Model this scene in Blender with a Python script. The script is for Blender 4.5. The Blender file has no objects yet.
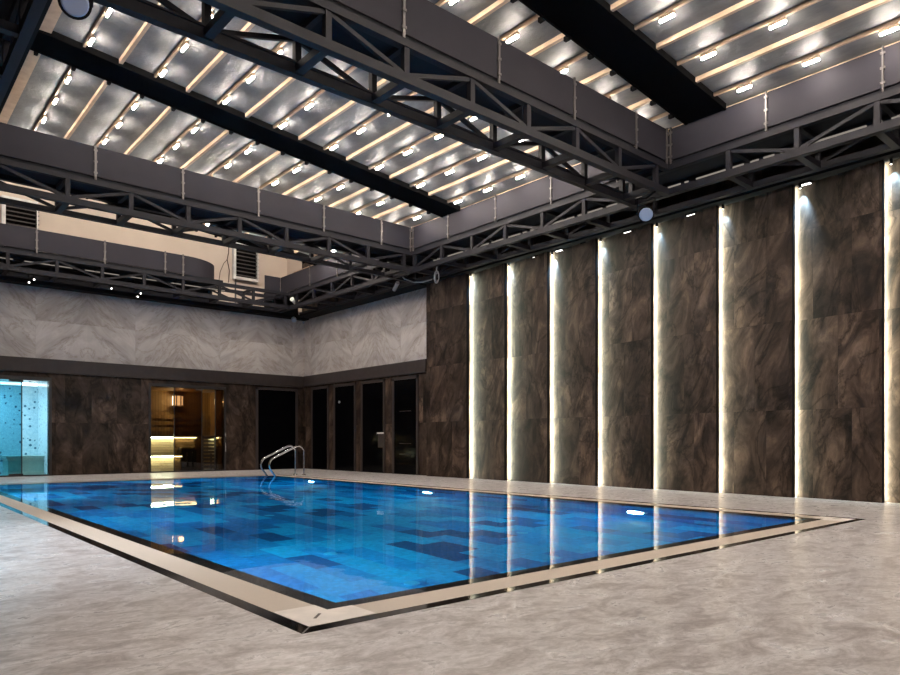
import bpy, math, random
from mathutils import Vector, Matrix
random.seed(7)
C = bpy.context.scene.collection
PI = math.pi

# ------------------------------------------------------------------ helpers
class MB:
    """collects boxes, bars and tubes and links them as one mesh object"""
    def __init__(s): s.v, s.f, s.sm = [], [], []
    def add(s, vs, fs, smooth=False):
        o = len(s.v); s.v += [tuple(v) for v in vs]
        for f in fs: s.f.append(tuple(i + o for i in f)); s.sm.append(smooth)
        return s
    def box(s, x0, x1, y0, y1, z0, z1):
        return s.hexa([(x0,y0,z0),(x1,y0,z0),(x1,y1,z0),(x0,y1,z0),(x0,y0,z1),(x1,y0,z1),(x1,y1,z1),(x0,y1,z1)])
    def hexa(s, p):
        return s.add(p, [(3,2,1,0),(4,5,6,7),(0,1,5,4),(1,2,6,5),(2,3,7,6),(3,0,4,7)])
    def bar(s, p, q, w, h, up=(0,0,1)):
        p, q = Vector(p), Vector(q); d = (q - p).normalized(); up = Vector(up)
        if abs(d.dot(up)) > .99: up = Vector((0,1,0))
        a = d.cross(up).normalized() * (w/2); b = a.cross(d).normalized() * (h/2)
        return s.hexa([p-a-b, p+a-b, q+a-b, q-a-b, p-a+b, p+a+b, q+a+b, q-a+b])
    def tube(s, pts, r, n=10, caps=True):
        pts = [Vector(p) for p in pts]; rings = []; a = None
        for i, p in enumerate(pts):
            d = (pts[min(i+1, len(pts)-1)] - pts[max(i-1, 0)]).normalized()
            if a is None:
                u = Vector((0,0,1)) if abs(d.z) < .9 else Vector((1,0,0)); a = d.cross(u).normalized()
            a = (a - d * a.dot(d)).normalized(); b = d.cross(a)
            rr = r[i] if isinstance(r, (list, tuple)) else r
            rings.append([p + a*math.cos(2*PI*k/n)*rr + b*math.sin(2*PI*k/n)*rr for k in range(n)])
        vs = [v for ring in rings for v in ring]; fs = []
        for i in range(len(pts)-1):
            for k in range(n):
                k2 = (k+1) % n; fs.append((i*n+k2, i*n+k, (i+1)*n+k, (i+1)*n+k2))
        s.add(vs, fs, True)
        if caps:
            s.add(rings[0], [tuple(range(n))]); s.add(rings[-1], [tuple(range(n-1, -1, -1))])
        return s
    def build(s, name, mat, parent=None, bevel=0):
        me = bpy.data.meshes.new(name); me.from_pydata(s.v, [], s.f); me.validate()
        for p, t in zip(me.polygons, s.sm): p.use_smooth = t
        me.materials.append(mat)
        o = bpy.data.objects.new(name, me); C.objects.link(o)
        if parent:
            o.parent = parent
            o.matrix_parent_inverse = Matrix.Identity(4)
            off = world_of(parent)
            for v in me.vertices: v.co -= off
        if bevel:
            m = o.modifiers.new('bevel', 'BEVEL'); m.width = bevel; m.segments = 2; m.limit_method = 'ANGLE'
        return o

def world_of(o):
    v = Vector(o.location)
    while o.parent: o = o.parent; v += o.location
    return v

def box(*a): return MB().box(*a)

def empty(name, loc, label=None, cat=None, group=None, kind=None):
    o = bpy.data.objects.new(name, None); o.empty_display_size = .1; o.location = loc; C.objects.link(o)
    return tag(o, label, cat, group, kind)

def tag(o, label=None, cat=None, group=None, kind=None):
    if label: o['label'] = label
    if cat: o['category'] = cat
    if group: o['group'] = group
    if kind: o['kind'] = kind
    return o

def struct(o, label=None, cat=None): return tag(o, label, cat, None, 'structure')

ORD = ['first','second','third','fourth','fifth','sixth','seventh','eighth','ninth','tenth','eleventh','twelfth']

# ------------------------------------------------------------------ materials
class NT:
    def __init__(s, name):
        s.m = bpy.data.materials.new(name); s.m.use_nodes = True
        s.t = s.m.node_tree; s.n = s.t.nodes; s.l = s.t.links
        s.b = s.n['Principled BSDF']; s.out = s.n['Material Output']
    def node(s, typ, ins=None, **kw):
        n = s.n.new(typ)
        for k, v in kw.items(): setattr(n, k, v)
        for k, v in (ins or {}).items():
            if isinstance(v, bpy.types.NodeSocket): s.l.new(v, n.inputs[k])
            else: n.inputs[k].default_value = v
        return n
    def math(s, op, a, b=0.0):
        return s.node('ShaderNodeMath', {0: a, 1: b}, operation=op).outputs[0]
    def ramp(s, fac, stops):
        r = s.node('ShaderNodeValToRGB', {0: fac}); e = r.color_ramp.elements
        while len(e) < len(stops): e.new(.5)
        for x, (p, c) in zip(e, stops): x.position = p; x.color = (*c, 1) if len(c) == 3 else c
        return r.outputs[0]
    def mix(s, fac, a, b, blend='MIX'):
        n = s.node('ShaderNodeMix', data_type='RGBA', blend_type=blend)
        for i, v in ((0, fac), (6, a), (7, b)):
            if isinstance(v, bpy.types.NodeSocket): s.l.new(v, n.inputs[i])
            else: n.inputs[i].default_value = v if not isinstance(v, tuple) or len(v) == 4 else (*v, 1)
        return n.outputs[2]
    def set(s, col=None, rough=None, metal=None, spec=None, emis=None, estr=None):
        def put(k, v):
            if v is None: return
            if isinstance(v, bpy.types.NodeSocket): s.l.new(v, s.b.inputs[k])
            else: s.b.inputs[k].default_value = (*v, 1) if isinstance(v, tuple) and len(v) == 3 else v
        put('Base Color', col); put('Roughness', rough); put('Metallic', metal); put('Specular IOR Level', spec)
        put('Emission Color', emis); put('Emission Strength', estr)
        return s
    def pos(s):
        g = s.node('ShaderNodeNewGeometry'); return g.outputs['Position']
    def bump(s, h, strength=.2, dist=.01):
        b = s.node('ShaderNodeBump', {'Height': h, 'Strength': strength, 'Distance': dist}); s.l.new(b.outputs[0], s.b.inputs['Normal'])

def plain(name, col, rough=.5, metal=0, spec=.5, var=.12, scale=6):
    t = NT(name); n = t.node('ShaderNodeTexNoise', {'Vector': t.pos(), 'Scale': scale, 'Detail': 4})
    lo = tuple(c*(1-var) for c in col); hi = tuple(min(1, c*(1+var)) for c in col)
    t.set(t.ramp(n.outputs[0], [(.3, lo), (.7, hi)]), rough, metal, spec)
    return t.m

def emit(name, col, strength):
    t = NT(name); e = t.node('ShaderNodeEmission', {'Color': (*col, 1), 'Strength': strength}); t.l.new(e.outputs[0], t.out.inputs[0]); return t.m

def wall_uv(t):
    p = t.node('ShaderNodeSeparateXYZ', {0: t.pos()})
    u = t.math('ADD', p.outputs[0], p.outputs[1])
    return u, p.outputs[2]

def stone_brown(name, gain=1.0, shift=0.0):
    t = NT(name); u, z = wall_uv(t)
    uv = t.node('ShaderNodeCombineXYZ', {0: t.math('ADD', u, shift), 1: t.math('ADD', z, .03), 2: 0.0}).outputs[0]
    br = t.node('ShaderNodeTexBrick', {'Vector': uv, 'Color1': (0,0,0,1), 'Color2': (1,1,1,1), 'Mortar': (.4,.4,.4,1), 'Scale': 1.0,
        'Mortar Size': .0015, 'Mortar Smooth': .1, 'Bias': 0.0, 'Brick Width': .655, 'Row Height': 1.45}, offset=.35, offset_frequency=2, squash=1.0)
    rnd = br.outputs[0]
    rs = t.node('ShaderNodeSeparateColor', {0: rnd}).outputs[0]
    # every tile shows its own cut of the stone
    sh = t.math('MULTIPLY', rs, 17.0)
    sv = t.node('ShaderNodeCombineXYZ', {0: t.math('ADD', t.math('ADD', t.math('MULTIPLY', u, 1.9), t.math('MULTIPLY', z, .35)), sh), 1: t.math('MULTIPLY', z, 1.0), 2: sh}).outputs[0]
    n1 = t.node('ShaderNodeTexNoise', {'Vector': sv, 'Scale': 1.3, 'Detail': 12, 'Roughness': .62, 'Distortion': .8})
    n2 = t.node('ShaderNodeTexNoise', {'Vector': sv, 'Scale': .55, 'Detail': 9, 'Roughness': .6, 'Distortion': .9})
    n3 = t.node('ShaderNodeTexNoise', {'Vector': sv, 'Scale': 9.0, 'Detail': 5, 'Roughness': .7})
    g = gain
    base = t.ramp(n1.outputs[0], [(.36, (.030*g,.019*g,.015*g)), (.47, (.078*g,.051*g,.039*g)), (.56, (.135*g,.091*g,.069*g)), (.68, (.25*g,.175*g,.135*g))])
    vein = t.math('ABSOLUTE', t.math('SUBTRACT', n2.outputs[0], .5))
    dark = t.ramp(vein, [(.0, (.30,.28,.27)), (.008, (.62,.60,.58)), (.035, (1,1,1))])
    col = t.mix(1.0, base, dark, 'MULTIPLY')
    tone = t.ramp(rs, [(0, (.62,.60,.58)), (1, (1.28,1.25,1.22))])
    col = t.mix(1.0, col, tone, 'MULTIPLY')
    fine = t.ramp(n3.outputs[0], [(.3, (.8,.8,.8)), (.7, (1.15,1.15,1.15))])
    col = t.mix(1.0, col, fine, 'MULTIPLY')
    col = t.mix(br.outputs[1], col, (.03*g,.023*g,.02*g))
    t.set(col, .5, 0, .16)
    return t.m

def marble_chevron(name):
    t = NT(name); u, z = wall_uv(t)
    uo, zo = t.math('ADD', u, .35), t.math('ADD', z, -.12)
    p = t.math('PINGPONG', uo, 1.25); q = zo
    # every slab is its own cut; neighbours are book-matched
    cell = t.math('FLOOR', t.math('DIVIDE', uo, 2.5)); row = t.math('FLOOR', zo)
    sh = t.math('ADD', t.math('MULTIPLY', cell, 3.7), t.math('MULTIPLY', row, 5.3))
    a = math.radians(40)
    s_ = t.math('ADD', t.math('MULTIPLY', p, math.cos(a)), t.math('MULTIPLY', q, math.sin(a)))
    r_ = t.math('SUBTRACT', t.math('MULTIPLY', q, math.cos(a)), t.math('MULTIPLY', p, math.sin(a)))
    v = t.node('ShaderNodeCombineXYZ', {0: t.math('MULTIPLY', s_, .75), 1: t.math('MULTIPLY', r_, 2.2), 2: sh}).outputs[0]
    n1 = t.node('ShaderNodeTexNoise', {'Vector': v, 'Scale': 1.3, 'Detail': 9, 'Roughness': .62, 'Distortion': 1.0})
    n2 = t.node('ShaderNodeTexNoise', {'Vector': v, 'Scale': .9, 'Detail': 7, 'Roughness': .6, 'Distortion': 1.8})
    base = t.ramp(n1.outputs[0], [(.34, (.335,.298,.280)), (.5, (.43,.392,.374)), (.64, (.51,.475,.457))])
    vein = t.math('ABSOLUTE', t.math('SUBTRACT', n2.outputs[0], .54))
    dk = t.ramp(vein, [(0, (.72,.68,.64)), (.01, (.88,.86,.84)), (.04, (1,1,1))])
    col = t.mix(1.0, base, dk, 'MULTIPLY')
    uv = t.node('ShaderNodeCombineXYZ', {0: uo, 1: zo, 2: 0.0}).outputs[0]
    br = t.node('ShaderNodeTexBrick', {'Vector': uv, 'Color1': (.94,.94,.94,1), 'Color2': (1.05,1.05,1.05,1), 'Mortar': (.75,.75,.75,1), 'Scale': 1.0,
        'Mortar Size': .0012, 'Brick Width': 1.25, 'Row Height': 1.0}, offset=0.0)
    col = t.mix(1.0, col, br.outputs[0], 'MULTIPLY')
    t.set(col, .45, 0, .3); return t.m

def marble_floor(name):
    t = NT(name); p = t.pos()
    mp = t.node('ShaderNodeMapping', {'Vector': p, 'Rotation': (0, 0, math.radians(41)), 'Scale': (.75, 1.25, 1)}).outputs[0]
    n1 = t.node('ShaderNodeTexNoise', {'Vector': mp, 'Scale': 4.6, 'Detail': 14, 'Roughness': .68, 'Distortion': .9})
    n2 = t.node('ShaderNodeTexNoise', {'Vector': mp, 'Scale': 1.5, 'Detail': 10, 'Roughness': .55, 'Distortion': 1.5})
    n3 = t.node('ShaderNodeTexNoise', {'Vector': mp, 'Scale': 1.1, 'Detail': 5, 'Roughness': .6})
    n4 = t.node('ShaderNodeTexNoise', {'Vector': mp, 'Scale': 22, 'Detail': 8, 'Roughness': .65, 'Distortion': 1.0})
    base = t.ramp(n1.outputs[0], [(.39, (.40,.362,.362)), (.46, (.515,.478,.480)), (.52, (.60,.568,.573)), (.60, (.71,.683,.695))])
    vein = t.math('ABSOLUTE', t.math('SUBTRACT', n2.outputs[0], .5))
    dk = t.ramp(vein, [(0, (.62,.58,.56)), (.007, (.80,.78,.77)), (.022, (1,1,1))])
    msk = t.ramp(n3.outputs[0], [(.44, (0,0,0)), (.58, (1,1,1))])
    col = t.mix(t.math('MULTIPLY', msk, .45), base, t.mix(1.0, base, dk, 'MULTIPLY'))
    col = t.mix(1.0, col, t.ramp(n4.outputs[0], [(.4, (.82,.805,.80)), (.58, (1.08,1.08,1.08))]), 'MULTIPLY')
    br = t.node('ShaderNodeTexBrick', {'Vector': p, 'Color1': (.95,.95,.95,1), 'Color2': (1.03,1.03,1.03,1), 'Mortar': (.8,.78,.77,1), 'Scale': 1.0,
        'Mortar Size': .001, 'Brick Width': 2.4, 'Row Height': 1.2}, offset=.5)
    col = t.mix(1.0, col, br.outputs[0], 'MULTIPLY')
    t.set(col, t.ramp(n1.outputs[0], [(.3, (.34,.34,.34)), (.7, (.25,.25,.25))]), 0, .5); return t.m

def pool_tile(name):
    t = NT(name); p = t.node('ShaderNodeSeparateXYZ', {0: t.pos()})
    # blocks run along the pool; on the walls height takes the place of the missing axis
    uv = t.node('ShaderNodeCombineXYZ', {0: t.math('ADD', p.outputs[1], t.math('MULTIPLY', p.outputs[2], .0)), 1: t.math('ADD', p.outputs[0], p.outputs[2]), 2: 0.0}).outputs[0]
    br = t.node('ShaderNodeTexBrick', {'Vector': uv, 'Color1': (0,0,0,1), 'Color2': (1,1,1,1), 'Mortar': (.5,.5,.5,1), 'Scale': 1.0,
        'Mortar Size': .0, 'Brick Width': .60, 'Row Height': .305}, offset=.5)
    rs = t.node('ShaderNodeSeparateColor', {0: br.outputs[0]}).outputs[0]
    n = t.node('ShaderNodeTexNoise', {'Vector': t.pos(), 'Scale': 1.1, 'Detail': 2})
    r = t.node('ShaderNodeValToRGB', {0: rs}); r.color_ramp.interpolation = 'CONSTANT'; e = r.color_ramp.elements
    st = [(0,(.001,.075,.23)),(.14,(.001,.20,.53)),(.27,(.002,.35,.70)),(.5,(.001,.28,.64)),(.64,(.001,.155,.42)),(.73,(.002,.40,.76)),(.9,(.001,.24,.55))]
    while len(e) < len(st): e.new(.5)
    for x, (q, c) in zip(e, st): x.position = q; x.color = (*c, 1)
    mos = t.node('ShaderNodeTexBrick', {'Vector': uv, 'Color1': (.8,.8,.8,1), 'Color2': (1.1,1.1,1.1,1), 'Mortar': (.8,.85,.9,1), 'Scale': 1.0,
        'Mortar Size': .002, 'Brick Width': .05, 'Row Height': .05}, offset=0.0)
    col = t.mix(1.0, r.outputs[0], mos.outputs[0], 'MULTIPLY')
    col = t.mix(1.0, col, t.ramp(n.outputs[0], [(.3, (.8,.85,.9)), (.7, (1.15,1.15,1.1))]), 'MULTIPLY')
    t.set(col, .35, 0, .3); return t.m

def water(name):
    t = NT(name); t.n.remove(t.b)
    mp = t.node('ShaderNodeMapping', {'Vector': t.pos(), 'Scale': (1, 1, 1)}).outputs[0]
    n = t.node('ShaderNodeTexNoise', {'Vector': mp, 'Scale': 1.6, 'Detail': 2, 'Roughness': .5})
    b = t.node('ShaderNodeBump', {'Height': n.outputs[0], 'Strength': .12, 'Distance': .02}).outputs[0]
    rf = t.node('ShaderNodeBsdfRefraction', {'Color': (.80,.95,1,1), 'Roughness': 0.0, 'IOR': 1.333, 'Normal': b})
    gl = t.node('ShaderNodeBsdfGlossy', {'Color': (1,1,1,1), 'Roughness': .02, 'Normal': b})
    fr = t.node('ShaderNodeFresnel', {'IOR': 1.24, 'Normal': b})
    mx = t.node('ShaderNodeMixShader', {0: fr.outputs[0], 1: rf.outputs[0], 2: gl.outputs[0]})
    t.l.new(mx.outputs[0], t.out.inputs[0]); return t.m

def glass(name, col, refl=.06):
    t = NT(name); t.n.remove(t.b)
    tr = t.node('ShaderNodeBsdfTransparent', {'Color': (*col, 1)}); gl = t.node('ShaderNodeBsdfGlossy', {'Color': (1,1,1,1), 'Roughness': .01})
    fr = t.node('ShaderNodeFresnel', {'IOR': 1.45})
    mx = t.node('ShaderNodeMixShader', {0: fr.outputs[0], 1: tr.outputs[0], 2: gl.outputs[0]})
    t.l.new(mx.outputs[0], t.out.inputs[0]); return t.m

def grating(name):
    t = NT(name); p = t.node('ShaderNodeSeparateXYZ', {0: t.pos()})
    w = t.math('PINGPONG', t.math('ADD', p.outputs[0], p.outputs[1]), .011)
    col = t.ramp(t.math('MULTIPLY', w, 90.0), [(.25, (.40,.33,.275)), (.5, (.66,.57,.49))])
    t.set(col, .5, 0, .4); return t.m

def mosaic(name, tint=(1,1,1)):
    t = NT(name); u, z = wall_uv(t)
    uv = t.node('ShaderNodeCombineXYZ', {0: u, 1: z, 2: 0.0}).outputs[0]
    n = t.node('ShaderNodeTexNoise', {'Vector': uv, 'Scale': 14, 'Detail': 4, 'Roughness': .6})
    vo = t.node('ShaderNodeTexVoronoi', {'Vector': uv, 'Scale': 8.5, 'Randomness': 1.0})
    cs = t.node('ShaderNodeSeparateColor', {0: vo.outputs['Color']}).outputs[0]
    dot = t.math('MULTIPLY', t.math('LESS_THAN', vo.outputs['Distance'], t.math('MULTIPLY', cs, .34)), t.math('GREATER_THAN', cs, .3))
    col = t.mix(dot, t.ramp(n.outputs[0], [(.35, (.42,.64,.74)), (.65, (.62,.80,.86))]), (.05,.16,.24))
    t.set(col, .3); return t.m

def wood(name, a, b, horizontal=False, w=.09):
    t = NT(name); u, z = wall_uv(t)
    x, y = (u, z) if not horizontal else (z, u)
    uv = t.node('ShaderNodeCombineXYZ', {0: y, 1: x, 2: 0.0}).outputs[0]
    br = t.node('ShaderNodeTexBrick', {'Vector': uv, 'Color1': (0,0,0,1), 'Color2': (1,1,1,1), 'Mortar': (0,0,0,1), 'Scale': 1.0, 'Mortar Size': .004,
        'Brick Width': 3.0, 'Row Height': w}, offset=.37)
    rs = t.node('ShaderNodeSeparateColor', {0: br.outputs[0]}).outputs[0]
    gv = t.node('ShaderNodeCombineXYZ', {0: t.math('MULTIPLY', y, 1.2), 1: t.math('MULTIPLY', x, 22.0), 2: t.math('MULTIPLY', rs, 9.0)}).outputs[0]
    n = t.node('ShaderNodeTexNoise', {'Vector': gv, 'Scale': 1.5, 'Detail': 5, 'Distortion': .4})
    col = t.mix(n.outputs[0], a, b); col = t.mix(1.0, col, t.ramp(rs, [(0, (.75,.72,.7)), (1, (1.1,1.1,1.1))]), 'MULTIPLY')
    col = t.mix(br.outputs[1], col, tuple(c*.25 for c in a)); t.set(col, .5); return t.m

def membrane(name):
    t = NT(name); mp = t.node('ShaderNodeMapping', {'Vector': t.pos(), 'Scale': (3.0, 1.0, 1)}).outputs[0]
    n = t.node('ShaderNodeTexNoise', {'Vector': mp, 'Scale': 3.0, 'Detail': 5, 'Roughness': .6})
    n2 = t.node('ShaderNodeTexNoise', {'Vector': t.pos(), 'Scale': 9.0, 'Detail': 5, 'Roughness': .65, 'Distortion': .6})
    t.set(t.ramp(n.outputs[0], [(.3, (.115,.117,.119)), (.7, (.165,.168,.171))]), .52, 0, .3)
    t.bump(n2.outputs[0], .5, .02); return t.m

M = dict(
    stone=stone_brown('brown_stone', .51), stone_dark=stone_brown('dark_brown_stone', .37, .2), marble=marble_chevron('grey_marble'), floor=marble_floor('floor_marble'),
    frieze=plain('frieze_stone', (.036,.028,.027), .4, 0, .3), frame=plain('dark_frame', (.020,.017,.017), .35), steel=plain('grey_painted_steel', (.0125,.0118,.016), .55, 0, .18),
    fascia=plain('grey_fascia_sheet', (.025,.0235,.030), .6, 0, .10, .06, 2), joint=plain('joint_metal', (.11,.10,.098), .4, .4), deck=plain('dark_deck', (.010,.011,.015), .7, 0, .15),
    beam=plain('black_roof_beam', (.004,.004,.0045), .9, 0, .05), rafter=plain('pale_rafter', (.50,.36,.25), .6, 0, .2), membrane=membrane('roof_membrane'),
    dark=plain('dark_paint', (.007,.0065,.0075), .8, 0, .12), beige=plain('beige_plaster', (.66,.56,.48), .8, 0, .2, .05, 1.2), white=plain('white_metal', (.75,.74,.72), .4),
    black_glass=plain('black_glass', (.0015,.0015,.002), .12, 0, .05), black_stone=plain('black_granite', (.006,.0055,.005), .07, 0, .35), rim=plain('black_rim_tile', (.012,.010,.009), .35),
    grating=grating('grating_beige'), corner=plain('pale_stone_plate', (.80,.73,.68), .45), slot=plain('slot_shadow_metal', (.12,.10,.09), .6), tile=pool_tile('pool_mosaic'), water=water('pool_water'),
    chrome=plain('chrome', (.75,.76,.77), .16, 1, .5, .03), mosaic=mosaic('blue_mosaic'), ledge=plain('ledge_stone', (.34,.52,.48), .35),
    wood_v=wood('sauna_wood_upright', (.24,.135,.035), (.36,.21,.06)), wood_h=wood('sauna_wood_lengthwise', (.50,.36,.20), (.62,.47,.28), True, .08), wood_dark=plain('dark_sauna_wood', (.07,.04,.022), .5),
    glass=glass('clear_glass', (.93,.96,.96)), glass_teal=glass('teal_glass', (.42,.66,.72)), glass_smoke=glass('smoked_glass', (.40,.34,.27)), cable=plain('grey_cable', (.32,.31,.30), .5),
    lens=plain('lens_reflection_blue', (.30,.36,.50), .12, 0, .6, .03), grey_plastic=plain('grey_plastic', (.30,.30,.31), .45),  # lens: reflection on the unlit glass, put in as pale blue colour
    tube=emit('tube_light', (1, .89, .77), 350), led=emit('white_led', (.95, 1, .78), 135), led_soft=emit('soft_led', (1, .88, .76), .28), slit=emit('slit_light', (1, .95, .9), 4.0),
    spot=emit('spot_lens', (1, .95, .88), 6), sauna_led=emit('sauna_led', (.97, 1, .66), 42), steam_led=emit('steam_led', (.85, .97, 1), 7), lamp_shade=emit('sauna_lamp_shade', (1, .72, .45), 5),
    pool_lens=emit('pool_lens', (.55, .88, 1), 14), inlet=plain('inlet_plastic', (.03,.42,.72), .4), rod=plain('stove_metal', (.02,.02,.02), .4),
)

# ------------------------------------------------------------------ dimensions
XW, YB, H = 11.66, 20.95, 0.9                 # right wall, back wall
PX0, PX1, PY0, PY1 = 1.93, 8.60, 3.225, 17.25 # water
GX0, GX1, GY0, GY1 = 1.685, 8.86, 2.985, 17.49 # grating outside
KX0, KX1, KY0, KY1 = 1.60, 8.95, 2.90, 17.575 # black kerb outside
ZL, ZU, ZF0, ZF1 = 5.13, 5.54, 5.66, 6.19     # lower chord, upper chord, fascia
def roof_z(x): return 7.33 - .0977*x

# ------------------------------------------------------------------ setting
fl = MB()
fl.box(-4.2, KX0, -6.2, YB+.3, -.2, 0); fl.box(KX1, XW+.3, -6.2, YB+.3, -.2, 0); fl.box(KX0, KX1, -6.2, KY0, -.2, 0); fl.box(KX0, KX1, KY1, YB+.3, -.2, 0)
struct(fl.build('floor', M['floor']))
struct(box(XW-.005, XW+.3, YB+.21, 22.2, 5.2, 9).build('wall_upper_right', M['beige']))
struct(box(XW, XW+.3, -6.2, YB+.2, 0, 8).build('wall_right', M['stone']))
struct(box(-4.4, -4.2, -6.2, YB+1.5, 0, 8).build('wall_left', M['stone_dark']))
struct(box(-4.4, XW+.3, -6.4, -6.2, 0, 8).build('wall_front', M['stone_dark']))
# back wall with the openings of the steam room and the sauna
SX0, SX1, UX0, UX1, DT = 1.75, 4.01, 6.63, 8.83, 2.53
wb = MB()
for a, b in ((-4.2, SX0), (SX1, UX0), (UX1, XW)): wb.box(a, b, YB, YB+.2, 0, 2.74)
for a, b in ((SX0, SX1), (UX0, UX1)): wb.box(a, b, YB, YB+.2, DT, 2.74)
struct(wb.build('wall_back', M['stone_dark']))
struct(box(-4.2, XW, YB, YB+.2, 3.11, 5.3).build('wall_back_upper', M['marble']))
struct(box(-4.2, XW-.06, YB-.06, YB+.2, 2.74, 3.11).build('trim_1', M['frieze']))
struct(box(XW-.06, XW+.02, 14.36, YB, 2.77, 3.12).build('trim_2', M['frieze']))
struct(box(XW-.02, XW, 14.38, YB, 3.12, 5.3).build('wall_right_upper', M['marble']))
struct(box(-4.2, XW+.3, 22.2, 22.4, 5.0, 9).build('wall_upper_back', M['beige']))
struct(box(-4.2, XW+.3, YB+.2, 22.2, 5.1, 5.2).build('trim_3', M['dark']))
# dark soffits along the right and back wall tops
struct(box(11.36, XW, -6.2, 14.38, 5.06, 5.2).build('trim_4', M['dark']))
struct(box(-4.2, XW, 20.62, YB, 5.0, 5.12).build('trim_5', M['dark']))
struct(box(11.16, XW, 14.2, 20.62, 5.03, 5.08).build('trim_9', M['dark']))
# roof
def slab(x0, x1, y0, y1, t, d):
    a, b = roof_z(x0)+d, roof_z(x1)+d
    return MB().hexa([(x0,y0,a),(x1,y0,b),(x1,y1,b),(x0,y1,a),(x0,y0,a+t),(x1,y0,b+t),(x1,y1,b+t),(x0,y1,a+t)])
struct(slab(2.06, 10.62, -6.2, 18.2, .04, -.05).build('ceiling', M['membrane']))
struct(box(-4.2, 2.06, -6.2, 18.2, 7.3, 7.4).build('ceiling_left', M['dark']))
struct(box(10.62, XW+.3, -6.2, 18.2, 6.5, 6.6).build('ceiling_right', M['dark']))
struct(box(1.98, 2.06, -6.2, 18.2, 6.85, 7.3).build('trim_6', M['dark']))
struct(MB().hexa([(-4.2,18.2,7.3),(2.06,18.2,7.1),(2.06,18.26,7.1),(-4.2,18.26,7.3),(-4.2,18.2,9.1),(2.06,18.2,9.1),(2.06,18.26,9.1),(-4.2,18.26,9.1)]).hexa(
    [(2.06,18.2,roof_z(2.06)-.1),(XW+.3,18.2,roof_z(XW)-.1),(XW+.3,18.26,roof_z(XW)-.1),(2.06,18.26,roof_z(2.06)-.1),(2.06,18.2,9.1),(XW+.3,18.2,9.1),(XW+.3,18.26,9.1),(2.06,18.26,9.1)]).build('trim_8', M['dark']))
struct(box(-4.4, XW+.3, 18.2, 22.4, 9.1, 9.2).build('ceiling_back', M['beige']))
struct(MB().box(10.56, 10.62, -6.2, 19.7, 6.20, 6.26).build('trim_7', M['rafter']))

# rafters: bright ones alternate with the ones that carry the lamps
RX0, RDX = 2.19, .5266
for k in range(17):
    x = RX0 + RDX*k; w = .055 if k % 2 == 0 else .036
    if k == 0: w = .16
    r = MB(); d = .085 if k % 2 == 0 else .07
    zt = roof_z(x) - .03
    r.box(x-w/2, x+w/2, -6.2, 18.2, zt-d, zt)
    if k == 0: n = 'pale edge rafter along the left end of the membrane roof'
    elif k % 2: n = 'slim roof rafter carrying tube lamps, %s of the lamp rafters from the left' % ORD[k//2]
    else: n = 'wide bare pale roof rafter, %s counted from the left edge rafter' % ORD[k//2-1]
    tag(r.build('roof_rafter', M['rafter']), n, 'rafter', 'roof rafters')

for x in (1.5, 4.5, 7.5, 10.2):  # unseen tubes added behind the roof end to brighten the beige wall
    e = empty('added_wall_tube', (x, 18.35, 8.7), 'added unseen tube above the roof end brightening the beige wall, %s from left' % ORD[int(x//3)], 'lamp', 'added tubes brightening the beige wall')
    MB().tube([(x-.6,18.35,8.7),(x+.6,18.35,8.7)], .029, 8).build('lens', M['tube'], e); MB().box(x-.62, x+.62, 18.26, 18.33, 8.66, 8.74).build('mount', M['white'], e)

# black beams under the rafters, with clips on their far side
for (y0, y1, lab) in ((5.39, 6.10, 'broad black roof beam in front of the nearer cross truss'), (11.70, 12.34, 'broad black roof beam between the two cross trusses'),
                      (17.75, 18.19, 'broad black roof beam beyond the farther cross truss, above the end truss')):
    e = empty('roof_beam', (6.3, y0, roof_z(6.3)-.3), lab, 'beam')
    def zb(x): return roof_z(x) - .14
    x0, x1 = 2.07, 10.468
    b = MB().hexa([(x0,y0,zb(x0)),(x1,y0,zb(x1)),(x1,y1,zb(x1)),(x0,y1,zb(x0)),(x0,y0,zb(x0)+.13),(x1,y0,zb(x1)+.13),(x1,y1,zb(x1)+.13),(x0,y1,zb(x0)+.13)])
    for s in (y0+.0, y1-.04):
        b.hexa([(x0,s,zb(x0)-.012),(x1,s,zb(x1)-.012),(x1,s+.04,zb(x1)-.012),(x0,s+.04,zb(x0)-.012),(x0,s,zb(x0)+.01),(x1,s,zb(x1)+.01),(x1,s+.04,zb(x1)+.01),(x0,s+.04,zb(x0)+.01)])
    b.build('girder', M['beam'], e)
    for k in range(17):
        x = RX0 + RDX*k
        MB().box(x-.026, x+.026, y1-.01, y1+.07, roof_z(x)-.175, roof_z(x)-.112).build('clip', M['beam'], e)

# tube lamps
tube_me = None
bays = [('before the nearest black beam', [4.923, 3.968, 3.014, 2.06, 1.1, .15, -.8, -1.75]),
        ('before the middle black beam', [11.374, 10.44, 9.505, 8.566, 7.631, 6.68]),
        ('past the middle black beam', [12.83, 13.777, 14.72, 15.65, 16.6, 17.5]),]
mount_me = lens_me = None
for bay, ys in bays:
    for j, y in enumerate(ys):
        for k in range(1, 17, 2):
            x = RX0 + RDX*k; z = roof_z(x) - .155
            e = empty('tube_lamp', (x+.02, y, z), 'lit tube lamp, %s lamp rafter from the left, %s row %s' % (ORD[k//2], ORD[j], bay), 'lamp', 'tube lamps under the roof')
            if lens_me is None:
                a = MB().tube([(x+.02,y-.105,z),(x+.02,y-.10,z),(x+.02,y+.10,z),(x+.02,y+.105,z)], [.010,.018,.018,.010], 8).build('lens', M['tube'], e)
                b = MB().box(x-.0015, x+.0415, y-.105, y+.105, z+.012, z+.065).build('mount', M['rafter'], e)
                lens_me, mount_me = a.data, b.data
            else:
                for nm, me in (('lens', lens_me), ('mount', mount_me)):
                    o = bpy.data.objects.new(nm, me); o.parent = e; C.objects.link(o)

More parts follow.
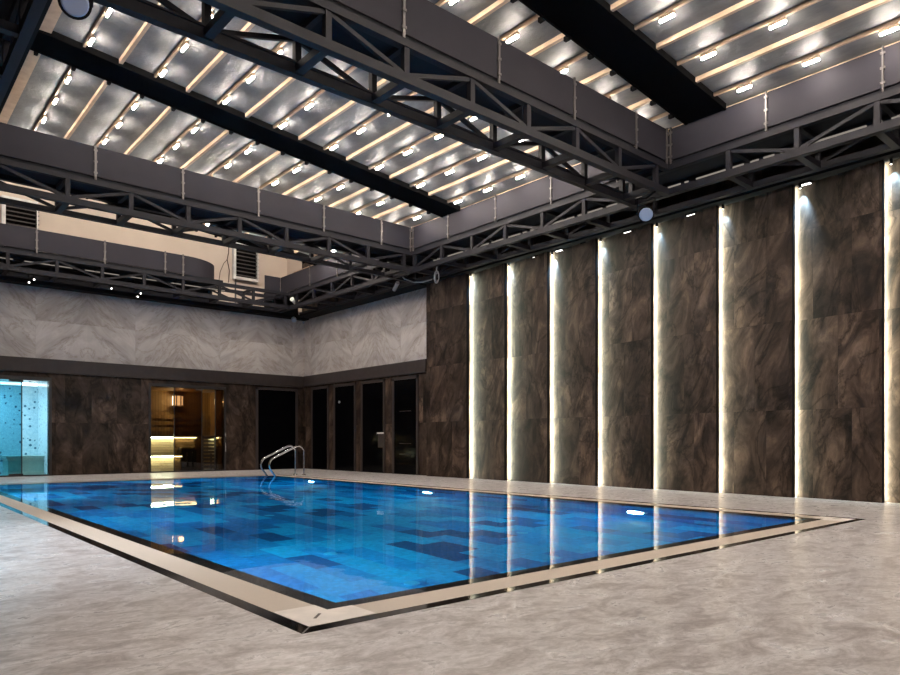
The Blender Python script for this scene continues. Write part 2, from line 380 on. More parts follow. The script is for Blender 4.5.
# ------------------------------------------------------------------ lattice trusses
def truss(label, axis, a0, a1, front, rear, nodes, tops, segs, joints, led=None, rear_h=.09):
    def P(s, t, z): return (s, t, z) if axis == 'x' else (t, s, z)
    e = empty('lattice_truss', P((a0+a1)/2, front, ZL), label, 'truss')
    def B(p, q, w, h): return MB().bar(p, q, w, h)
    sg = 1 if rear > front else -1
    for t, zz, hh in ((front, ZL, .11), (front, ZU, .09), (rear, ZL, rear_h), (rear, ZU, .09)):
        m = B(P(a0, t, zz), P(a1, t, zz), .10, hh)
        if t == rear and zz == ZL and rear_h > .1: m.bar(P(a0, t, zz+hh/2), P(a1, t, zz+hh/2), .15, .02)
        m.build('chord', M['steel'], e)
    for i, s in enumerate(nodes):
        for t in (front, rear):
            B(P(s, t, ZL+.05), P(s, t, ZU-.04), .075, .075).build('post', M['steel'], e)
        B(P(s, front+.05*sg, ZL), P(s, rear-.05*sg, ZL), .10, .09).build('crossbar', M['steel'], e)
        B(P(s, front+.05*sg, ZU), P(s, rear-.05*sg, ZU), .07, .07).build('crossbar', M['steel'], e)
        if i + 1 < len(nodes):
            s2 = nodes[i+1]
            if s2 - s > 1.5: continue
            up = (i % 2 == tops)                # this node is a top node: brace falls to the next
            za, zb_ = (ZU-.06, ZL+.06) if up else (ZL+.06, ZU-.06)
            for t in (front, rear):
                B(P(s+.04, t, za), P(s2-.04, t, zb_), .045, .05).build('brace', M['steel'], e)
    MB().box(*sorted((a0, a1)), *sorted((front+.02*sg, rear-.02*sg)), 5.59, ZF0).build('deck', M['deck'], e) if axis == 'x' else \
        MB().box(*sorted((front+.02*sg, rear-.02*sg)), *sorted((a0, a1)), 5.59, ZF0).build('deck', M['deck'], e)
    for (s0, s1) in segs:
        cuts = [s0] + [j for j in joints if s0+.05 < j < s1-.05] + [s1]
        for c0, c1 in zip(cuts, cuts[1:]):
            MB().bar(P(c0+.004, front, (ZF0+ZF1)/2), P(c1-.004, front, (ZF0+ZF1)/2), .03, ZF1-ZF0).build('fascia_panel', M['fascia'], e)
        for j in joints:
            if s0 <= j <= s1:
                q = MB().bar(P(j, front-.022*sg, ZF0-.06), P(j, front-.022*sg, ZF1+.02), .035, .02)
                for zz in (5.72, 5.92, 6.12): q.bar(P(j-.03, front-.03*sg, zz), P(j+.03, front-.03*sg, zz), .02, .03)
                q.build('joint_strip', M['joint'], e)
    MB().bar(P(a0, rear, (ZF0+ZF1)/2), P(a1, rear, (ZF0+ZF1)/2), .03, ZF1-ZF0).build('fascia_panel', M['deck'], e)
    if led:
        for c0, c1 in led:
            MB().bar(P(c0, rear-.09*sg, 5.50), P(c1, rear-.09*sg, 5.50), .02, .022).build('light_strip', M['led_soft'], e)
    return e

AY, AR, BY, BR, CY, CR, RX, RR = 6.44, 7.10, 13.52, 14.29, 19.74, 20.45, 10.49, 11.26
gx = [1.76 + 1.0455*k for k in range(9)]
truss('dark grey lattice truss crossing the hall nearest, with tall grey fascia on top', 'x', 1.42, RX-.055, AY, AR, gx, 0, [(1.42, 10.47)], [1.78, 3.31, 4.863, 6.423, 7.975, 9.534, 10.43], None, .13)
truss('dark lattice truss with grey fascia crossing the hall just before the beige wall', 'x', 1.42, RX-.055, BY, BR, [1.82 + 1.051*k for k in range(9)], 0, [(1.42, 10.47)], [1.78, 3.32, 4.87, 6.432, 7.99, 9.556, 10.43])
ct = truss('dark grey lattice truss along the back wall whose grey fascia ends in a curve', 'x', 1.42, RX-.055, CY, CR, [1.84 + 1.057*k for k in range(9)], 0, [(1.42, 7.15)], [3.508, 5.074, 6.625, 7.12],
     [(1.5, 3.1), (3.35, 4.6), (4.75, 5.6), (5.8, 6.6), (7.0, 8.6)])
# remove the straight rear fascia of the end truss: its fascia turns back in a curve instead
for o in list(ct.children):
    if o.name.startswith('fascia_panel') and max((v.co.y for v in o.data.vertices)) > .5: bpy.data.objects.remove(o)
MB().box(1.46, 8.3, 20.56, 20.59, 5.08, 5.66).box(10.0, 11.2, 20.56, 20.59, 5.08, 5.66).build('backing_panel', M['dark'], ct)
cf = MB(); pts = [(7.15 + 1.2*math.sin(a), 20.74 - 1.0*math.cos(a)) for a in [PI/2*i/14 for i in range(15)]]
for (x0, y0), (x1, y1) in zip(pts, pts[1:]):
    cf.bar((x0, y0, (ZF0+ZF1)/2), (x1+(x1-x0)*.05, y1+(y1-y0)*.05, (ZF0+ZF1)/2), .03, ZF1-ZF0)
cf.build('curved_fascia', M['fascia'], ct)
MB().box(9.93, 10.46, 20.38, 20.41, ZF0-.1, ZF1).build('fascia_end', M['fascia'], ct)
for o in list(ct.children):
    if o.name.startswith('deck'): bpy.data.objects.remove(o)
MB().box(1.42, 8.3, CY+.02, CR-.02, 5.59, ZF0).build('deck', M['deck'], ct)
ry = [-1.96 + 1.045*k for k in range(8)] + [6.77] + [7.16, 8.2, 9.24, 10.28, 11.32, 12.36, 13.3] + [14.14, 15.16, 16.2, 17.25, 18.3, 19.3]
truss('long dark grey lattice truss running beside the lit brown stone wall', 'y', -4.0, 20.5, RX, RR, [-1.96 + 1.045*k for k in range(8)] + [7.16, 8.2, 9.24, 10.28, 11.32, 12.36, 13.4, 14.35, 15.2, 16.2, 17.25, 18.3, 19.35],
      1, [(-4.0, 6.42), (7.12, 13.5), (14.31, 20.4)], [-1.45, .1, 1.65, 3.195, 4.759, 6.37, 7.45, 9.007, 10.563, 12.123, 13.44, 15.4, 16.95, 18.5],
      [(2.4, 3.05), (3.12, 3.3), (3.42, 3.5), (3.62, 4.85), (4.95, 5.12), (5.2, 5.34), (5.45, 6.3), (6.45, 6.52), (6.6, 6.85), (7.4, 7.6), (7.7, 7.85), (7.95, 8.2), (8.3, 8.9), (9.0, 9.9), (10.1, 10.2), (10.3, 10.42), (10.5, 11.4), (11.5, 12.3), (12.4, 12.95), (13.1, 13.5)])
truss('dark lattice truss along the left end of the membrane roof, by the upper corner', 'y', -4.0, 20.5, 1.36, .70, [-3.2 + 1.045*k for k in range(22)], 1, [(-4.0, 6.42), (7.12, 13.5), (14.31, 19.72)], [3.2, 4.76, 6.3, 9.0, 10.56, 12.1])

# ------------------------------------------------------------------ right wall: overlapping stone panels with light behind each edge
PY = [2.21, 3.514, 4.80, 6.10, 7.415, 8.711, 10.004, 11.31, 12.619]
NP = len(PY) - 1
for i in range(NP):
    y0, y1 = PY[i], PY[i+1]          # y0: proud edge, y1: edge tucked in next to the light
    n = NP - i
    e = empty('wall_panel', (11.62, (y0+y1)/2, 0), 'tall brown stone wall panel with glowing left edge, %s from the doors' % ORD[n-1], 'wall panel', 'lit stone wall panels')
    xp, xb = 11.50, 11.645
    MB().hexa([(xp,y0,0),(xp+.03,y0,0),(xb+.014,y1+.07,0),(xb+.006,y1+.07,0),(xp,y0,5.06),(xp+.03,y0,5.06),(xb+.014,y1+.07,5.06),(xb+.006,y1+.07,5.06)]).build('slab', M['stone'], e)
    MB().box(xp, xp+.082, y0-.004, y0+.008, 0, 5.06).build('edge_strip', M['dark'], e)
for y in PY[:]:
    n = NP - PY.index(y)
    lab = 'cream light strip behind the edge of the plain brown wall beside the doors' if n == 0 else 'cream light strip behind the near edge of the %s lit panel from the doors' % ORD[n-1]
    e = empty('light_strip', (11.63, y, 0), lab, 'light strip', 'light strips of the stone wall')
    n_, t_, c_ = Vector((.85,-.53,0)), Vector((.53,.85,0)), Vector((11.596, y+.030, 0))
    def quad(d, z): return [c_ + n_*d[0] - t_*.02 + Vector((0,0,z)), c_ + n_*d[0] + t_*.02 + Vector((0,0,z)), c_ + n_*d[1] + t_*.02 + Vector((0,0,z)), c_ + n_*d[1] - t_*.02 + Vector((0,0,z))]
    MB().hexa(quad((-.003,0), .01) + quad((-.003,0), 5.05)).build('diffuser', M['led'], e)
    MB().hexa(quad((-.009,-.0032), .01) + quad((-.009,-.0032), 5.05)).build('channel', M['dark'], e)
# plain brown wall between the doors and the panels
e = empty('wall_panel', (11.62, 13.5, 0), 'plain brown stone panel without light between the last door and the first lit panel', 'wall panel')
MB().box(11.50, 11.655, 12.70, 14.19, 0, 5.06).box(11.50, 11.53, 12.627, 12.70, 0, 5.06).build('slab', M['stone'], e)
MB().box(11.50, 11.582, 12.615, 12.627, 0, 5.06).build('edge_strip', M['dark'], e)
# small recessed lights in the soffit above the panels
for i, y in enumerate((10.39, 9.73, 9.03, 7.98, 6.62, 4.63, 3.2)):
    e = empty('recessed_light', (11.57, y, 5.05), 'small lit slot light in the dark soffit above the stone wall, %s from the doors' % ORD[i], 'recessed light', 'slot lights above the stone panels')
    MB().box(11.53, 11.61, y-.10, y+.10, 5.035, 5.06).build('frame', M['dark'], e)
    MB().box(11.545, 11.595, y-.08, y+.08, 5.025, 5.036).build('lens', M['slit'], e)
for i, (y, p) in enumerate(zip(PY[1:], (8, 14, 4, 9, 10, 16, 7, 7))):
    e = empty('wall_spotlight', (11.54, y-.10, 5.0), 'tiny bluish spotlight above the glowing edge of the %s lit panel from the doors' % ORD[NP-1-i], 'spotlight', 'spotlights heading the light strips')
    MB().tube([(11.54,y-.10,5.05),(11.54,y-.10,4.98)], .022, 10).build('housing', M['dark'], e)
    MB().tube([(11.54,y-.10,4.98),(11.54,y-.10,4.975)], .016, 10).build('lens', M['slit'], e)
    l = bpy.data.lights.new('beam', 'SPOT'); l.energy = p*28; l.color = (.35,.68,1); l.spot_size = math.radians(58); l.spot_blend = .8; l.shadow_soft_size = .02
    o = bpy.data.objects.new('beam', l); o.location = (0,0,-.035); o.rotation_euler = (0, math.radians(-18), 0); o.parent = e; C.objects.link(o)

# ------------------------------------------------------------------ doors
def dark_door(n, axis, s0, s1, plane, top, label, extra=None):
    e = empty('door_%d' % n, ((s0+s1)/2, plane, 0) if axis == 'x' else (plane, (s0+s1)/2, 0)); tag(e, label, 'door', None, 'structure')
    def bx(a0, a1, d0, d1, z0, z1): return MB().box(a0, a1, plane-d1, plane-d0, z0, z1) if axis == 'x' else MB().box(plane-d1, plane-d0, a0, a1, z0, z1)
    f = bx(s0-.08, s0, 0, .035, 0, top+.08); f2 = bx(s1, s1+.08, 0, .035, 0, top+.08); f3 = bx(s0-.08, s1+.08, 0, .035, top, top+.08)
    for q in (f2, f3): f.add(q.v, q.f)
    f.build('frame', M['frieze'], e)
    bx(s0, s1, 0, .012, 0, top).build('pane', M['black_glass'], e)
    return e, bx
dark_door(3, 'x', 9.96, 11.30, YB, 2.60, 'black glass door in the back wall, in the corner behind the ladder')
for n, (s0, s1) in enumerate(((19.45, 20.4), (17.87, 18.98), (16.35, 17.42), (14.8, 15.82))):
    e, bx = dark_door(4+n, 'y', s0, s1, XW, 2.64, 'tall black glass door in the brown wall, %s from the back corner' % ORD[n])
    if n == 2:
        bx(16.30, 16.62, .012, .05, 1.14, 1.18).build('door_handle', M['white'], e)
        bx(16.34, 16.60, .012, .03, .74, 1.13).build('door_plate', M['frieze'], e)
    if n == 1:
        MB().tube([(XW-.012,18.72,2.16),(XW-.04,18.72,2.16)], .04, 12).build('door_sensor', M['grey_plastic'], e)
    if n == 3:
        for zz in (.55, .85, 1.75): bx(s0+.25, s1-.25, .012, .018, zz, zz+.02).build('door_bar', M['frame'], e)

# glass front of the steam room
def glass_front(n, x0, x1, mullions, top, mats, label):
    e = empty('door_%d' % n, ((x0+x1)/2, YB, 0)); tag(e, label, 'glass door', None, 'structure')
    f = MB()
    f.box(x0-.06, x0, YB-.02, YB+.1, 0, top+.09); f.box(x1, x1+.06, YB-.02, YB+.1, 0, top+.09); f.box(x0, x1, YB-.02, YB+.1, top, top+.09); f.box(x0, x1, YB-.01, YB+.1, 0, .035)
    f.build('frame', M['frame'], e)
    xs = [x0] + mullions + [x1]
    for (a, b), m in zip(zip(xs, xs[1:]), mats): MB().box(a+.012, b-.012, YB+.03, YB+.04, .035, top).build('pane', M[m], e)
    for m in mullions: MB().box(m-.012, m+.012, YB+.02, YB+.05, .035, top).build('seal', M['frame'], e)
    return e
e = glass_front(1, SX0, SX1, [3.39], DT, ['glass_teal', 'glass'], 'bright turquoise glass front of the mosaic steam room')
MB().box(3.10, 3.42, YB+.0, YB+.06, DT-.06, DT-.01).build('hinge', M['frame'], e)
MB().box(3.10, 3.42, YB+.0, YB+.06, .035, .075).build('hinge', M['frame'], e)
MB().tube([(2.80,YB+.02,1.25),(2.80,YB-.05,1.25),(2.80,YB-.05,1.0),(2.80,YB+.02,1.0)], .014, 8).build('door_handle', M['chrome'], e)
e = glass_front(2, UX0, UX1, [7.31, 8.14, 8.56], DT, ['glass', 'glass_smoke', 'glass', 'glass_smoke'], 'glass front of the warm timber sauna in the dark back wall')
MB().box(7.95, 8.16, YB-.0, YB+.05, DT-.05, DT-.01).build('hinge', M['chrome'], e)
MB().tube([(8.86,YB-.02,1.2),(8.86,YB-.06,1.2),(8.86,YB-.06,.6),(8.86,YB-.02,.6)], .012, 8).build('door_handle', M['chrome'], e)

# steam room
sr = MB(); Y2 = 22.6
sr.box(.4, 4.06, Y2, Y2+.1, 0, 2.9); struct(sr.build('wall_steam_room_back', M['mosaic']))
struct(MB().box(4.05, 4.15, YB+.2, Y2, 0, 2.9).build('wall_steam_room_right', M['mosaic']))
struct(MB().box(.3, .4, YB+.2, Y2, 0, 2.9).build('wall_steam_room_left', M['mosaic']))
struct(MB().box(.3, 4.15, YB+.2, Y2+.1, 2.62, 2.72).build('ceiling_steam_room', M['white']))
struct(MB().box(.3, 4.15, YB+.2, Y2+.1, -.1, 0.0).build('floor_steam_room', M['ledge']))
e = empty('steam_bench', (3.4, 22.2, 0), 'low green stone ledge inside the steam room behind the clear pane', 'bench')
MB().box(3.15, 4.05, 21.75, Y2, .46, .52).build('seat', M['ledge'], e); MB().box(3.2, 4.05, 21.8, Y2, 0, .46).build('base', M['ledge'], e)
e = empty('light_strip', (3.0, 22.55, 2.5), 'white light strip along the top of the mosaic wall in the steam room', 'light strip')
MB().box(.45, 4.03, 22.52, 22.56, 2.50, 2.56).build('diffuser', M['steam_led'], e); MB().box(.45, 4.03, 22.56, 22.6, 2.48, 2.58).build('channel', M['white'], e)
e = empty('added_steam_light', (2.6, 21.6, 2.6), 'added round blue ceiling light brightening the steam room', 'lamp')  # lamp added to fill the mosaic room with cyan light
MB().tube([(2.6,21.6,2.62),(2.6,21.6,2.58)], .09, 16).build('lens', M['steam_led'], e)
l = bpy.data.lights.new('glow', 'AREA'); l.shape = 'DISK'; l.size = .5; l.energy = 85; l.color = (.60,.86,1)
o = bpy.data.objects.new('glow', l); o.location = (0,0,-.06); o.parent = e; C.objects.link(o)

# sauna
YS = 23.0
struct(MB().box(6.45, 9.3, YS, YS+.1, 0, 2.7).build('wall_sauna_back', M['wood_v']))
struct(MB().box(9.2, 9.3, YB+.2, YS, 0, 2.7).build('wall_sauna_right', M['wood_v']))
struct(MB().box(6.25, 6.35, YB+.2, YS, 0, 2.7).build('wall_sauna_left', M['wood_v']))
struct(MB().box(6.25, 9.3, YB+.2, YS+.1, 2.56, 2.66).build('ceiling_sauna', M['wood_v']))
struct(MB().box(6.25, 9.3, YB+.2, YS+.1, -.1, 0).build('floor_sauna', M['wood_dark']))
e = empty('sauna_bench', (7.4, 22.5, 0), 'upper pale timber sauna bench with a light strip under its lip', 'bench')
for k in range(4): MB().box(6.36, 9.18, 22.20+.18*k, 22.36+.18*k, 1.06, 1.10).build('slat', M['wood_h'], e)
for k in range(3): MB().box(6.36, 9.18, 22.93, 22.97, 1.25+.2*k, 1.38+.2*k).build('backrest', M['wood_v'], e)
for x in (6.45, 8.4, 9.05): MB().box(x-.03, x+.03, 22.5, 22.56, 0, 1.06).build('leg', M['wood_dark'], e)
MB().box(6.36, 8.45, 22.34, 22.37, .52, 1.0).build('skirt', M['wood_h'], e); MB().box(8.9, 9.18, 22.34, 22.37, .52, 1.0).build('skirt', M['wood_h'], e)
MB().box(6.38, 8.45, 22.23, 22.255, 1.025, 1.05).build('light_strip', M['sauna_led'], e); MB().box(8.92, 9.18, 22.23, 22.255, 1.025, 1.05).build('light_strip', M['sauna_led'], e)
e = empty('sauna_bench', (7.0, 21.9, 0), 'lower pale timber sauna bench with a light strip, nearest the glass', 'bench')
for k in range(3): MB().box(6.36, 7.78, 21.57+.2*k, 21.75+.2*k, .47, .51).build('slat', M['wood_h'], e)
MB().box(6.36, 7.76, 21.72, 21.75, 0, .42).build('skirt', M['wood_h'], e)
MB().box(6.38, 7.76, 21.60, 21.625, .44, .465).build('light_strip', M['sauna_led'], e)
e = empty('sauna_stove', (7.95, 22.0, 0), 'dark square stove standing beside the lower sauna bench', 'stove')
MB().box(7.82, 8.30, 21.8, 22.25, 0, .66).build('body', M['rod'], e, .02); MB().box(7.86, 8.26, 21.84, 22.21, .66, .72).build('grate', M['slot'], e)
e = empty('stove_guard', (8.6, 21.7, 0), 'dark slatted timber guard standing in front of the sauna benches', 'guard')
for x in (8.42, 8.84): MB().box(x-.03, x+.03, 21.62, 21.68, 0, 1.1).build('post', M['wood_dark'], e)
for k in range(9): MB().box(8.42, 8.84, 21.60, 21.63, .08+.115*k, .16+.115*k).build('slat', M['wood_dark'], e)
e = empty('sauna_lamp', (8.0, 22.9, 2.3), 'glowing lantern with a dark timber frame high on the sauna wall', 'lamp')
MB().box(7.94, 8.22, 22.8, 22.96, 2.10, 2.40).build('shade', M['lamp_shade'], e)
fr = MB()
for x in (7.92, 8.01, 8.15, 8.24): fr.box(x-.014, x+.014, 22.76, 22.8, 2.07, 2.43)
for z in (2.07, 2.43): fr.box(7.9, 8.26, 22.76, 22.97, z-.016, z+.016)
fr.build('shade_frame', M['wood_dark'], e)
l = bpy.data.lights.new('glow', 'POINT'); l.energy = 16; l.color = (1,.70,.34); l.shadow_soft_size = .08
o = bpy.data.objects.new('glow', l); o.location = (.08,-.35,-.05); o.parent = e; C.objects.link(o)

# ------------------------------------------------------------------ swimming pool
ps = empty('swimming_pool', ((PX0+PX1)/2, (PY0+PY1)/2, 0), 'large rectangular indoor pool of still blue water with a black and beige rim', 'pool')
D = 1.45
b = MB(); r = .135
ix0, ix1, iy0, iy1 = PX0+r, PX1-r, PY0+r, PY1-r
b.add([(ix0,iy0,-D),(ix1,iy0,-D),(ix1,iy1,-D),(ix0,iy1,-D)], [(0,1,2,3)])
b.add([(ix0,iy0,-.05),(ix1,iy0,-.05),(ix1,iy1,-.05),(ix0,iy1,-.05),(ix0,iy0,-D),(ix1,iy0,-D),(ix1,iy1,-D),(ix0,iy1,-D)], [(0,1,5,4),(1,2,6,5),(2,3,7,6),(3,0,4,7)])
b.build('basin', M['tile'], ps)
def ring(x0,x1,y0,y1, w, z0, z1):
    m = MB(); m.box(x0,x1,y0,y0+w,z0,z1); m.box(x0,x1,y1-w,y1,z0,z1); m.box(x0,x0+w,y0+w,y1-w,z0,z1); m.box(x1-w,x1,y0+w,y1-w,z0,z1); return m
ring(PX0,PX1,PY0,PY1, r, -.2, -.014).build('rim', M['rim'], ps)
def rect_ring(X0,X1,Y0,Y1,x0,x1,y0,y1,z0,z1):
    return MB().box(X0,X1,Y0,y0,z0,z1).box(X0,X1,y1,Y1,z0,z1).box(X0,x0,y0,y1,z0,z1).box(x1,X1,y0,y1,z0,z1)
rect_ring(GX0,GX1,GY0,GY1,PX0,PX1,PY0,PY1,-.2,0).build('grating', M['grating'], ps)
rect_ring(KX0,KX1,KY0,KY1,GX0,GX1,GY0,GY1,-.2,.001).build('kerb', M['black_stone'], ps)
for (cx, cy, sx, sy) in ((GX0,GY0,1,1),(GX1,GY0,-1,1),(GX0,GY1,1,-1),(GX1,GY1,-1,-1)):
    q = MB()
    for (a0,a1,c0,c1) in ((0,.40,0,.24),(0,.245,.24,.38)):
        q.box(*sorted((cx+sx*a0, cx+sx*a1)), *sorted((cy+sy*c0, cy+sy*c1)), -.01, .003)
    q.build('corner_plate', M['corner'], ps)
    MB().bar((cx+sx*.10, cy+sy*.12, .003), (cx+sx*.17, cy+sy*.19, .003), .015, .003).build('plate_slot', M['slot'], ps)
    MB().bar((cx-sx*.085, cy-sy*.085, .001), (cx, cy, .001), .008, .002).build('kerb_mitre', M['joint'], ps)
w_ = MB(); nx = 1
w_.add([(PX0,PY0,-.0015),(PX1,PY0,-.0015),(PX1,PY1,-.0015),(PX0,PY1,-.0015)], [(0,1,2,3)])
w_.build('water', M['water'], ps)
def pool_light(x, y, nx, ny, lab, z=-.9, power=215):
    e = empty('pool_light', (x, y, z), lab, 'pool light', 'underwater pool lights')
    MB().tube([(x,y,z),(x+nx*.03,y+ny*.03,z)], .17, 20).build('housing', M['white'], e)
    MB().tube([(x+nx*.03,y+ny*.03,z),(x+nx*.04,y+ny*.04,z)], .10, 20).build('lens', M['pool_lens'], e)
    l = bpy.data.lights.new('glow', 'AREA'); l.shape = 'DISK'; l.size = .26; l.energy = power; l.color = (.5,.95,1); l.spread = PI
    o = bpy.data.objects.new('glow', l); o.location = (nx*.06, ny*.06, 0)
    o.rotation_euler = Vector((nx,ny,-.06)).to_track_quat('-Z','Y').to_euler(); o.parent = e; C.objects.link(o)
for i, y in enumerate((14.8, 10.35, 5.68)):
    pool_light(ix1, y, -1, 0, 'glowing underwater light in the pool side below the stone wall, %s from ladder' % ORD[i])
    pool_light(ix0, y, 1, 0, 'underwater light in the pool side opposite the stone wall, %s from the back' % ORD[i], power=115)
for i, (x, y) in enumerate(((3.66, 4.72), (3.75, 6.2), (7.3, 8.5), (4.6, 9.3), (5.9, 12.5), (6.2, 5.8))):
    e = empty('floor_inlet', (x, y, -D), ['pale round inlet on the pool floor close to the near corner', 'pale round inlet on the pool floor, second from the near corner', 'pale round inlet on the pool floor towards the stone wall',
        'pale round inlet on the pool floor near its middle', 'pale round inlet on the pool floor towards the ladder', 'pale round inlet on the pool floor near the right end'][i], 'inlet', 'pool floor inlets')
    MB().tube([(x,y,-D),(x,y,-D+.025)], .07, 18).build('cover', M['inlet'], e); MB().tube([(x,y,-D+.025),(x,y,-D+.035)], .02, 12).build('nozzle', M['inlet'], e)

# ladder
ld = empty('pool_ladder', (9.0, 16.96, 0), 'chrome pool ladder with two curved handrails at the far corner of the pool', 'ladder')
prof = [(9.28,0),(9.28,.62),(9.26,.70),(9.21,.76),(9.14,.79),(9.06,.785),(8.98,.75),(8.40,.485),(8.32,.43),(8.275,.36),(8.27,.27),(8.30,.18),(8.42,.02),(8.47,-.08),(8.48,-.2),(8.48,-1.15)]
def smooth(pts, n=3):
    out = []
    for i in range(len(pts)-1):
        p0, p1, p2, p3 = pts[max(i-1,0)], pts[i], pts[i+1], pts[min(i+2,len(pts)-1)]
        for k in range(n):
            t = k/n
            out.append(tuple(.5*((2*p1[j])+(-p0[j]+p2[j])*t+(2*p0[j]-5*p1[j]+4*p2[j]-p3[j])*t*t+(-p0[j]+3*p1[j]-3*p2[j]+p3[j])*t**3) for j in range(2)))
    return out + [pts[-1]]
for y in (16.72, 17.20 if 17.20 < PY1 else 17.1):
    MB().tube([(x, y, z) for x, z in smooth(prof)], .023, 12).build('handrail', M['chrome'], ld)
    MB().tube([(9.28,y,0),(9.28,y,.012),(9.28,y,.03)], [.06,.06,.03], 16).build('flange', M['chrome'], ld)
for z in (-.3, -.6, -.9): MB().box(8.42, 8.52, 16.72, 17.2, z-.015, z+.015).build('step', M['chrome'], ld, .006)

# ------------------------------------------------------------------ small fittings overhead
def louvre(x0, x1, z0, z1, label):
    e = empty('wall_vent', ((x0+x1)/2, 22.2, z0), label, 'vent', 'vents on the beige wall')
    f = MB(); y0, y1, w = 22.06, 22.2, .09
    f.box(x0-w, x0, y0, y1, z0-w, z1+w); f.box(x1, x1+.03, y0, y1, z0-w, z1+w); f.box(x0, x1, y0, y1, z1, z1+w); f.box(x0, x1, y0, y1, z0-w, z0); f.build('frame', M['white'], e)
    MB().box(x0, x1, 22.18, 22.195, z0, z1).build('backing', M['dark'], e)
    n = int((z1-z0)/.115)
    for k in range(n):
        z = z0 + (k+.5)*(z1-z0)/n
        MB().bar((x0-.0, 22.10, z), (x1+.06, 22.10, z), .012, .05, (0,1,1.2)).build('slat', M['joint'], e)
    return e
louvre(9.72, 10.48, 6.43, 7.46, 'white framed vent with dark slats on the beige wall, right of the curved fascia')
louvre(3.19, 3.93, 6.2, 7.5, 'dark slatted vent on the beige wall, above the straight part of the grey fascia')
e = empty('wall_cable', (9.7, 22.15, 6.3), 'thin brown cables hanging in loops on the beige wall beside the white vent', 'cable')
MB().tube([(9.50,22.17,7.8),(9.50,22.16,7.2),(9.45,22.16,6.95),(9.53,22.16,6.6),(9.49,22.16,6.2)], .014, 6).build('strand', M['wood_dark'], e)
MB().tube([(9.45,22.17,6.95),(9.33,22.16,6.8),(9.21,22.16,6.5),(9.17,22.16,6.2)], .010, 6).build('strand', M['wood_dark'], e)
e = empty('drain_pipe', (9.95, 22.1, 5.9), 'thin dark pipe running down the beige wall below the white vent', 'pipe')
MB().tube([(9.72,22.12,6.34),(9.72,22.12,5.2)], .03, 8).build('pipe', M['joint'], e)

def flood(x, y, z, aim, label, top):
    e = empty('floodlight', (x, y, z), label, 'floodlight', 'round floodlights under the trusses')
    d = (Vector(aim) - Vector((x,y,z))).normalized(); p = Vector((x,y,z))
    MB().tube([p-d*.22, p-d*.16, p-d*.05, p, p+d*.03], [.05,.10,.12,.135,.135], 24).build('housing', M['dark'], e)
    MB().tube([p+d*.031, p+d*.04], [.112,.10], 24).build('lens', M['lens'], e)
    s = d.cross(Vector((0,0,1))).normalized()*.145
    MB().tube([p-d*.05-s, p-d*.05-s+Vector((0,0,.25)), p-d*.05+s+Vector((0,0,.25)), p-d*.05+s], .012, 6).build('yoke', M['dark'], e)
    MB().tube([p-d*.05+Vector((0,0,.25)), (p.x, 6.44, top-.05)], .02, 8).build('stem', M['dark'], e)
flood(10.12, 6.62, 4.74, (4.5, 3.0, 0), 'round floodlight hanging at the junction of the nearest cross truss and the long truss', ZL)
flood(1.49, 6.75, 4.77, (1.2, 1.2, .6), 'round floodlight hanging at the upper corner near the edge rafter', ZL)

e = empty('security_camera', (10.56, 19.6, 5.27), 'white security camera on the end truss at the back corner', 'camera')
MB().tube([(10.44,19.5,5.32),(10.66,19.62,5.21)], .055, 12).build('body', M['white'], e); MB().tube([(10.43,19.49,5.325),(10.38,19.46,5.35)], [.06,.075], 12).build('hood', M['white'], e)
MB().tube([(10.58,19.6,5.26),(10.6,19.68,5.16)], .018, 8).build('bracket', M['grey_plastic'], e)
def small_spot(x, y, z, top, label, lit, aim=(0,0,-1), sz=.06, grp='small spotlights along the back soffit'):
    e = empty('ceiling_spotlight', (x, y, z), label, 'spotlight', grp)
    d = Vector(aim).normalized(); p = Vector((x,y,z))
    MB().tube([p-d*.12, p-d*.10, p], [sz*.5, sz*.75, sz*.8], 12).build('housing', M['dark'] if lit else M['grey_plastic'], e)
    MB().tube([p+d*.001, p+d*.012], [sz*.62, sz*.5], 12).build('lens', M['spot'] if lit else M['lens'], e)
    MB().tube([p-d*.1, (x, y, top)], .012, 6).build('stem', M['dark'], e)
A_ = (-.1, -1, -.5)
for i, (x, y, z) in enumerate(((3.44, 20.3, 4.96), (3.51, 20.05, 5.0), (5.35, 20.15, 5.06), (6.07, 20.3, 4.96), (6.06, 20.0, 5.0))):
    small_spot(x, y, z, 5.2, 'tiny lit spotlight under the end truss, %s counted away from the steam room end' % ORD[i], True, A_, .034)
small_spot(.95, 7.5, 4.95, 5.1, 'added unseen cool spotlight under the truss at the left, lighting the floor beside the pool', True, (.05,-.12,-1), .06, None)  # added out of view to throw the cool patch on the floor
l = bpy.data.lights.new('beam', 'SPOT'); l.energy = 900; l.color = (.80,.90,1); l.spot_size = math.radians(64); l.spot_blend = 1.0; l.shadow_soft_size = .05
o = bpy.data.objects.new('beam', l); o.location = (.95, 7.49, 4.92); o.rotation_euler = Vector((.05,-.12,-1)).to_track_quat('-Z','Y').to_euler(); C.objects.link(o)
small_spot(10.9, 20.3, 4.86, 5.1, 'pale unlit spotlight hanging in the back corner under the security camera', False, (-.5,-1,-.7), .11, None)
small_spot(11.25, 20.3, 4.82, 5.1, 'small dark unlit spotlight right of the pale one in the back corner', False, (-.3,-1,-.4), .05, None)
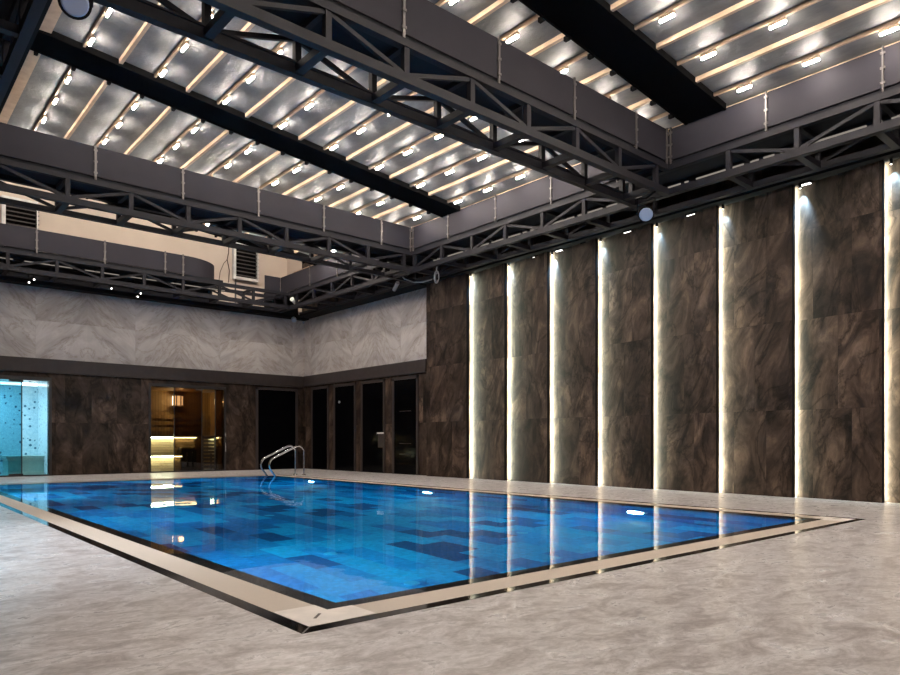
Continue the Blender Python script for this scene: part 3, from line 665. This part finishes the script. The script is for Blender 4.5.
e = empty('tube_spotlight', (11.0, 14.9, 5.05), 'short grey cylinder spotlight below the middle cross truss, above the marble band', 'spotlight')
MB().tube([(10.95,14.72,5.12),(11.05,15.02,4.99)], .05, 12).build('body', M['grey_plastic'], e); MB().tube([(11.0,14.85,5.08),(11.0,14.85,5.2)], .014, 6).build('stem', M['dark'], e)
e = empty('hanging_cable', (10.9, 13.2, 5.02), 'grey cable sagging from the truss to a small hanging coil', 'cable')
cp = [(10.55,14.2,5.40),(10.62,14.22,5.22),(10.75,14.15,5.08),(10.85,13.9,4.97),(10.9,13.6,4.93),(10.95,13.3,4.95)]
MB().tube(cp, .016, 8).build('sagging_length', M['cable'], e)
for q, (rx, rz) in enumerate(((.085, .15), (.065, .11))):
    MB().tube([(10.95+.02*q, 13.12+rx*math.sin(a), 4.98+rz*math.cos(a)) for a in [2*PI*i/20 for i in range(21)]], .016, 8, False).build('coil', M['cable'], e)
MB().tube([(10.95,13.12,5.13),(10.97,13.1,5.45)], .014, 8).build('hanger', M['cable'], e)

# ------------------------------------------------------------------ camera, world, view
w = bpy.data.worlds.new('dusk'); bpy.context.scene.world = w; w.use_nodes = True
w.node_tree.nodes['Background'].inputs[0].default_value = (.02,.03,.05,1); w.node_tree.nodes['Background'].inputs[1].default_value = .5
cam = bpy.data.cameras.new('camera'); co = bpy.data.objects.new('camera', cam); C.objects.link(co)
co.location = (0, 0, H); co.rotation_euler = (PI/2, 0, -math.atan2(.6556, .7551))
cam.sensor_width = 36; cam.lens = 691/900*36; cam.shift_y = (442-337.5)/900; cam.clip_start = .05
sc = bpy.context.scene; sc.camera = co
sc.view_settings.view_transform = 'Standard'; sc.view_settings.look = 'None'; sc.view_settings.exposure = 0.0; sc.view_settings.gamma = 1; sc.view_settings.use_curve_mapping = False
sc.cycles.use_denoising = True; sc.cycles.sample_clamp_indirect = 4.0; sc.cycles.max_bounces = 10; sc.cycles.glossy_bounces = 5; sc.cycles.transmission_bounces = 8; sc.cycles.caustics_reflective = False
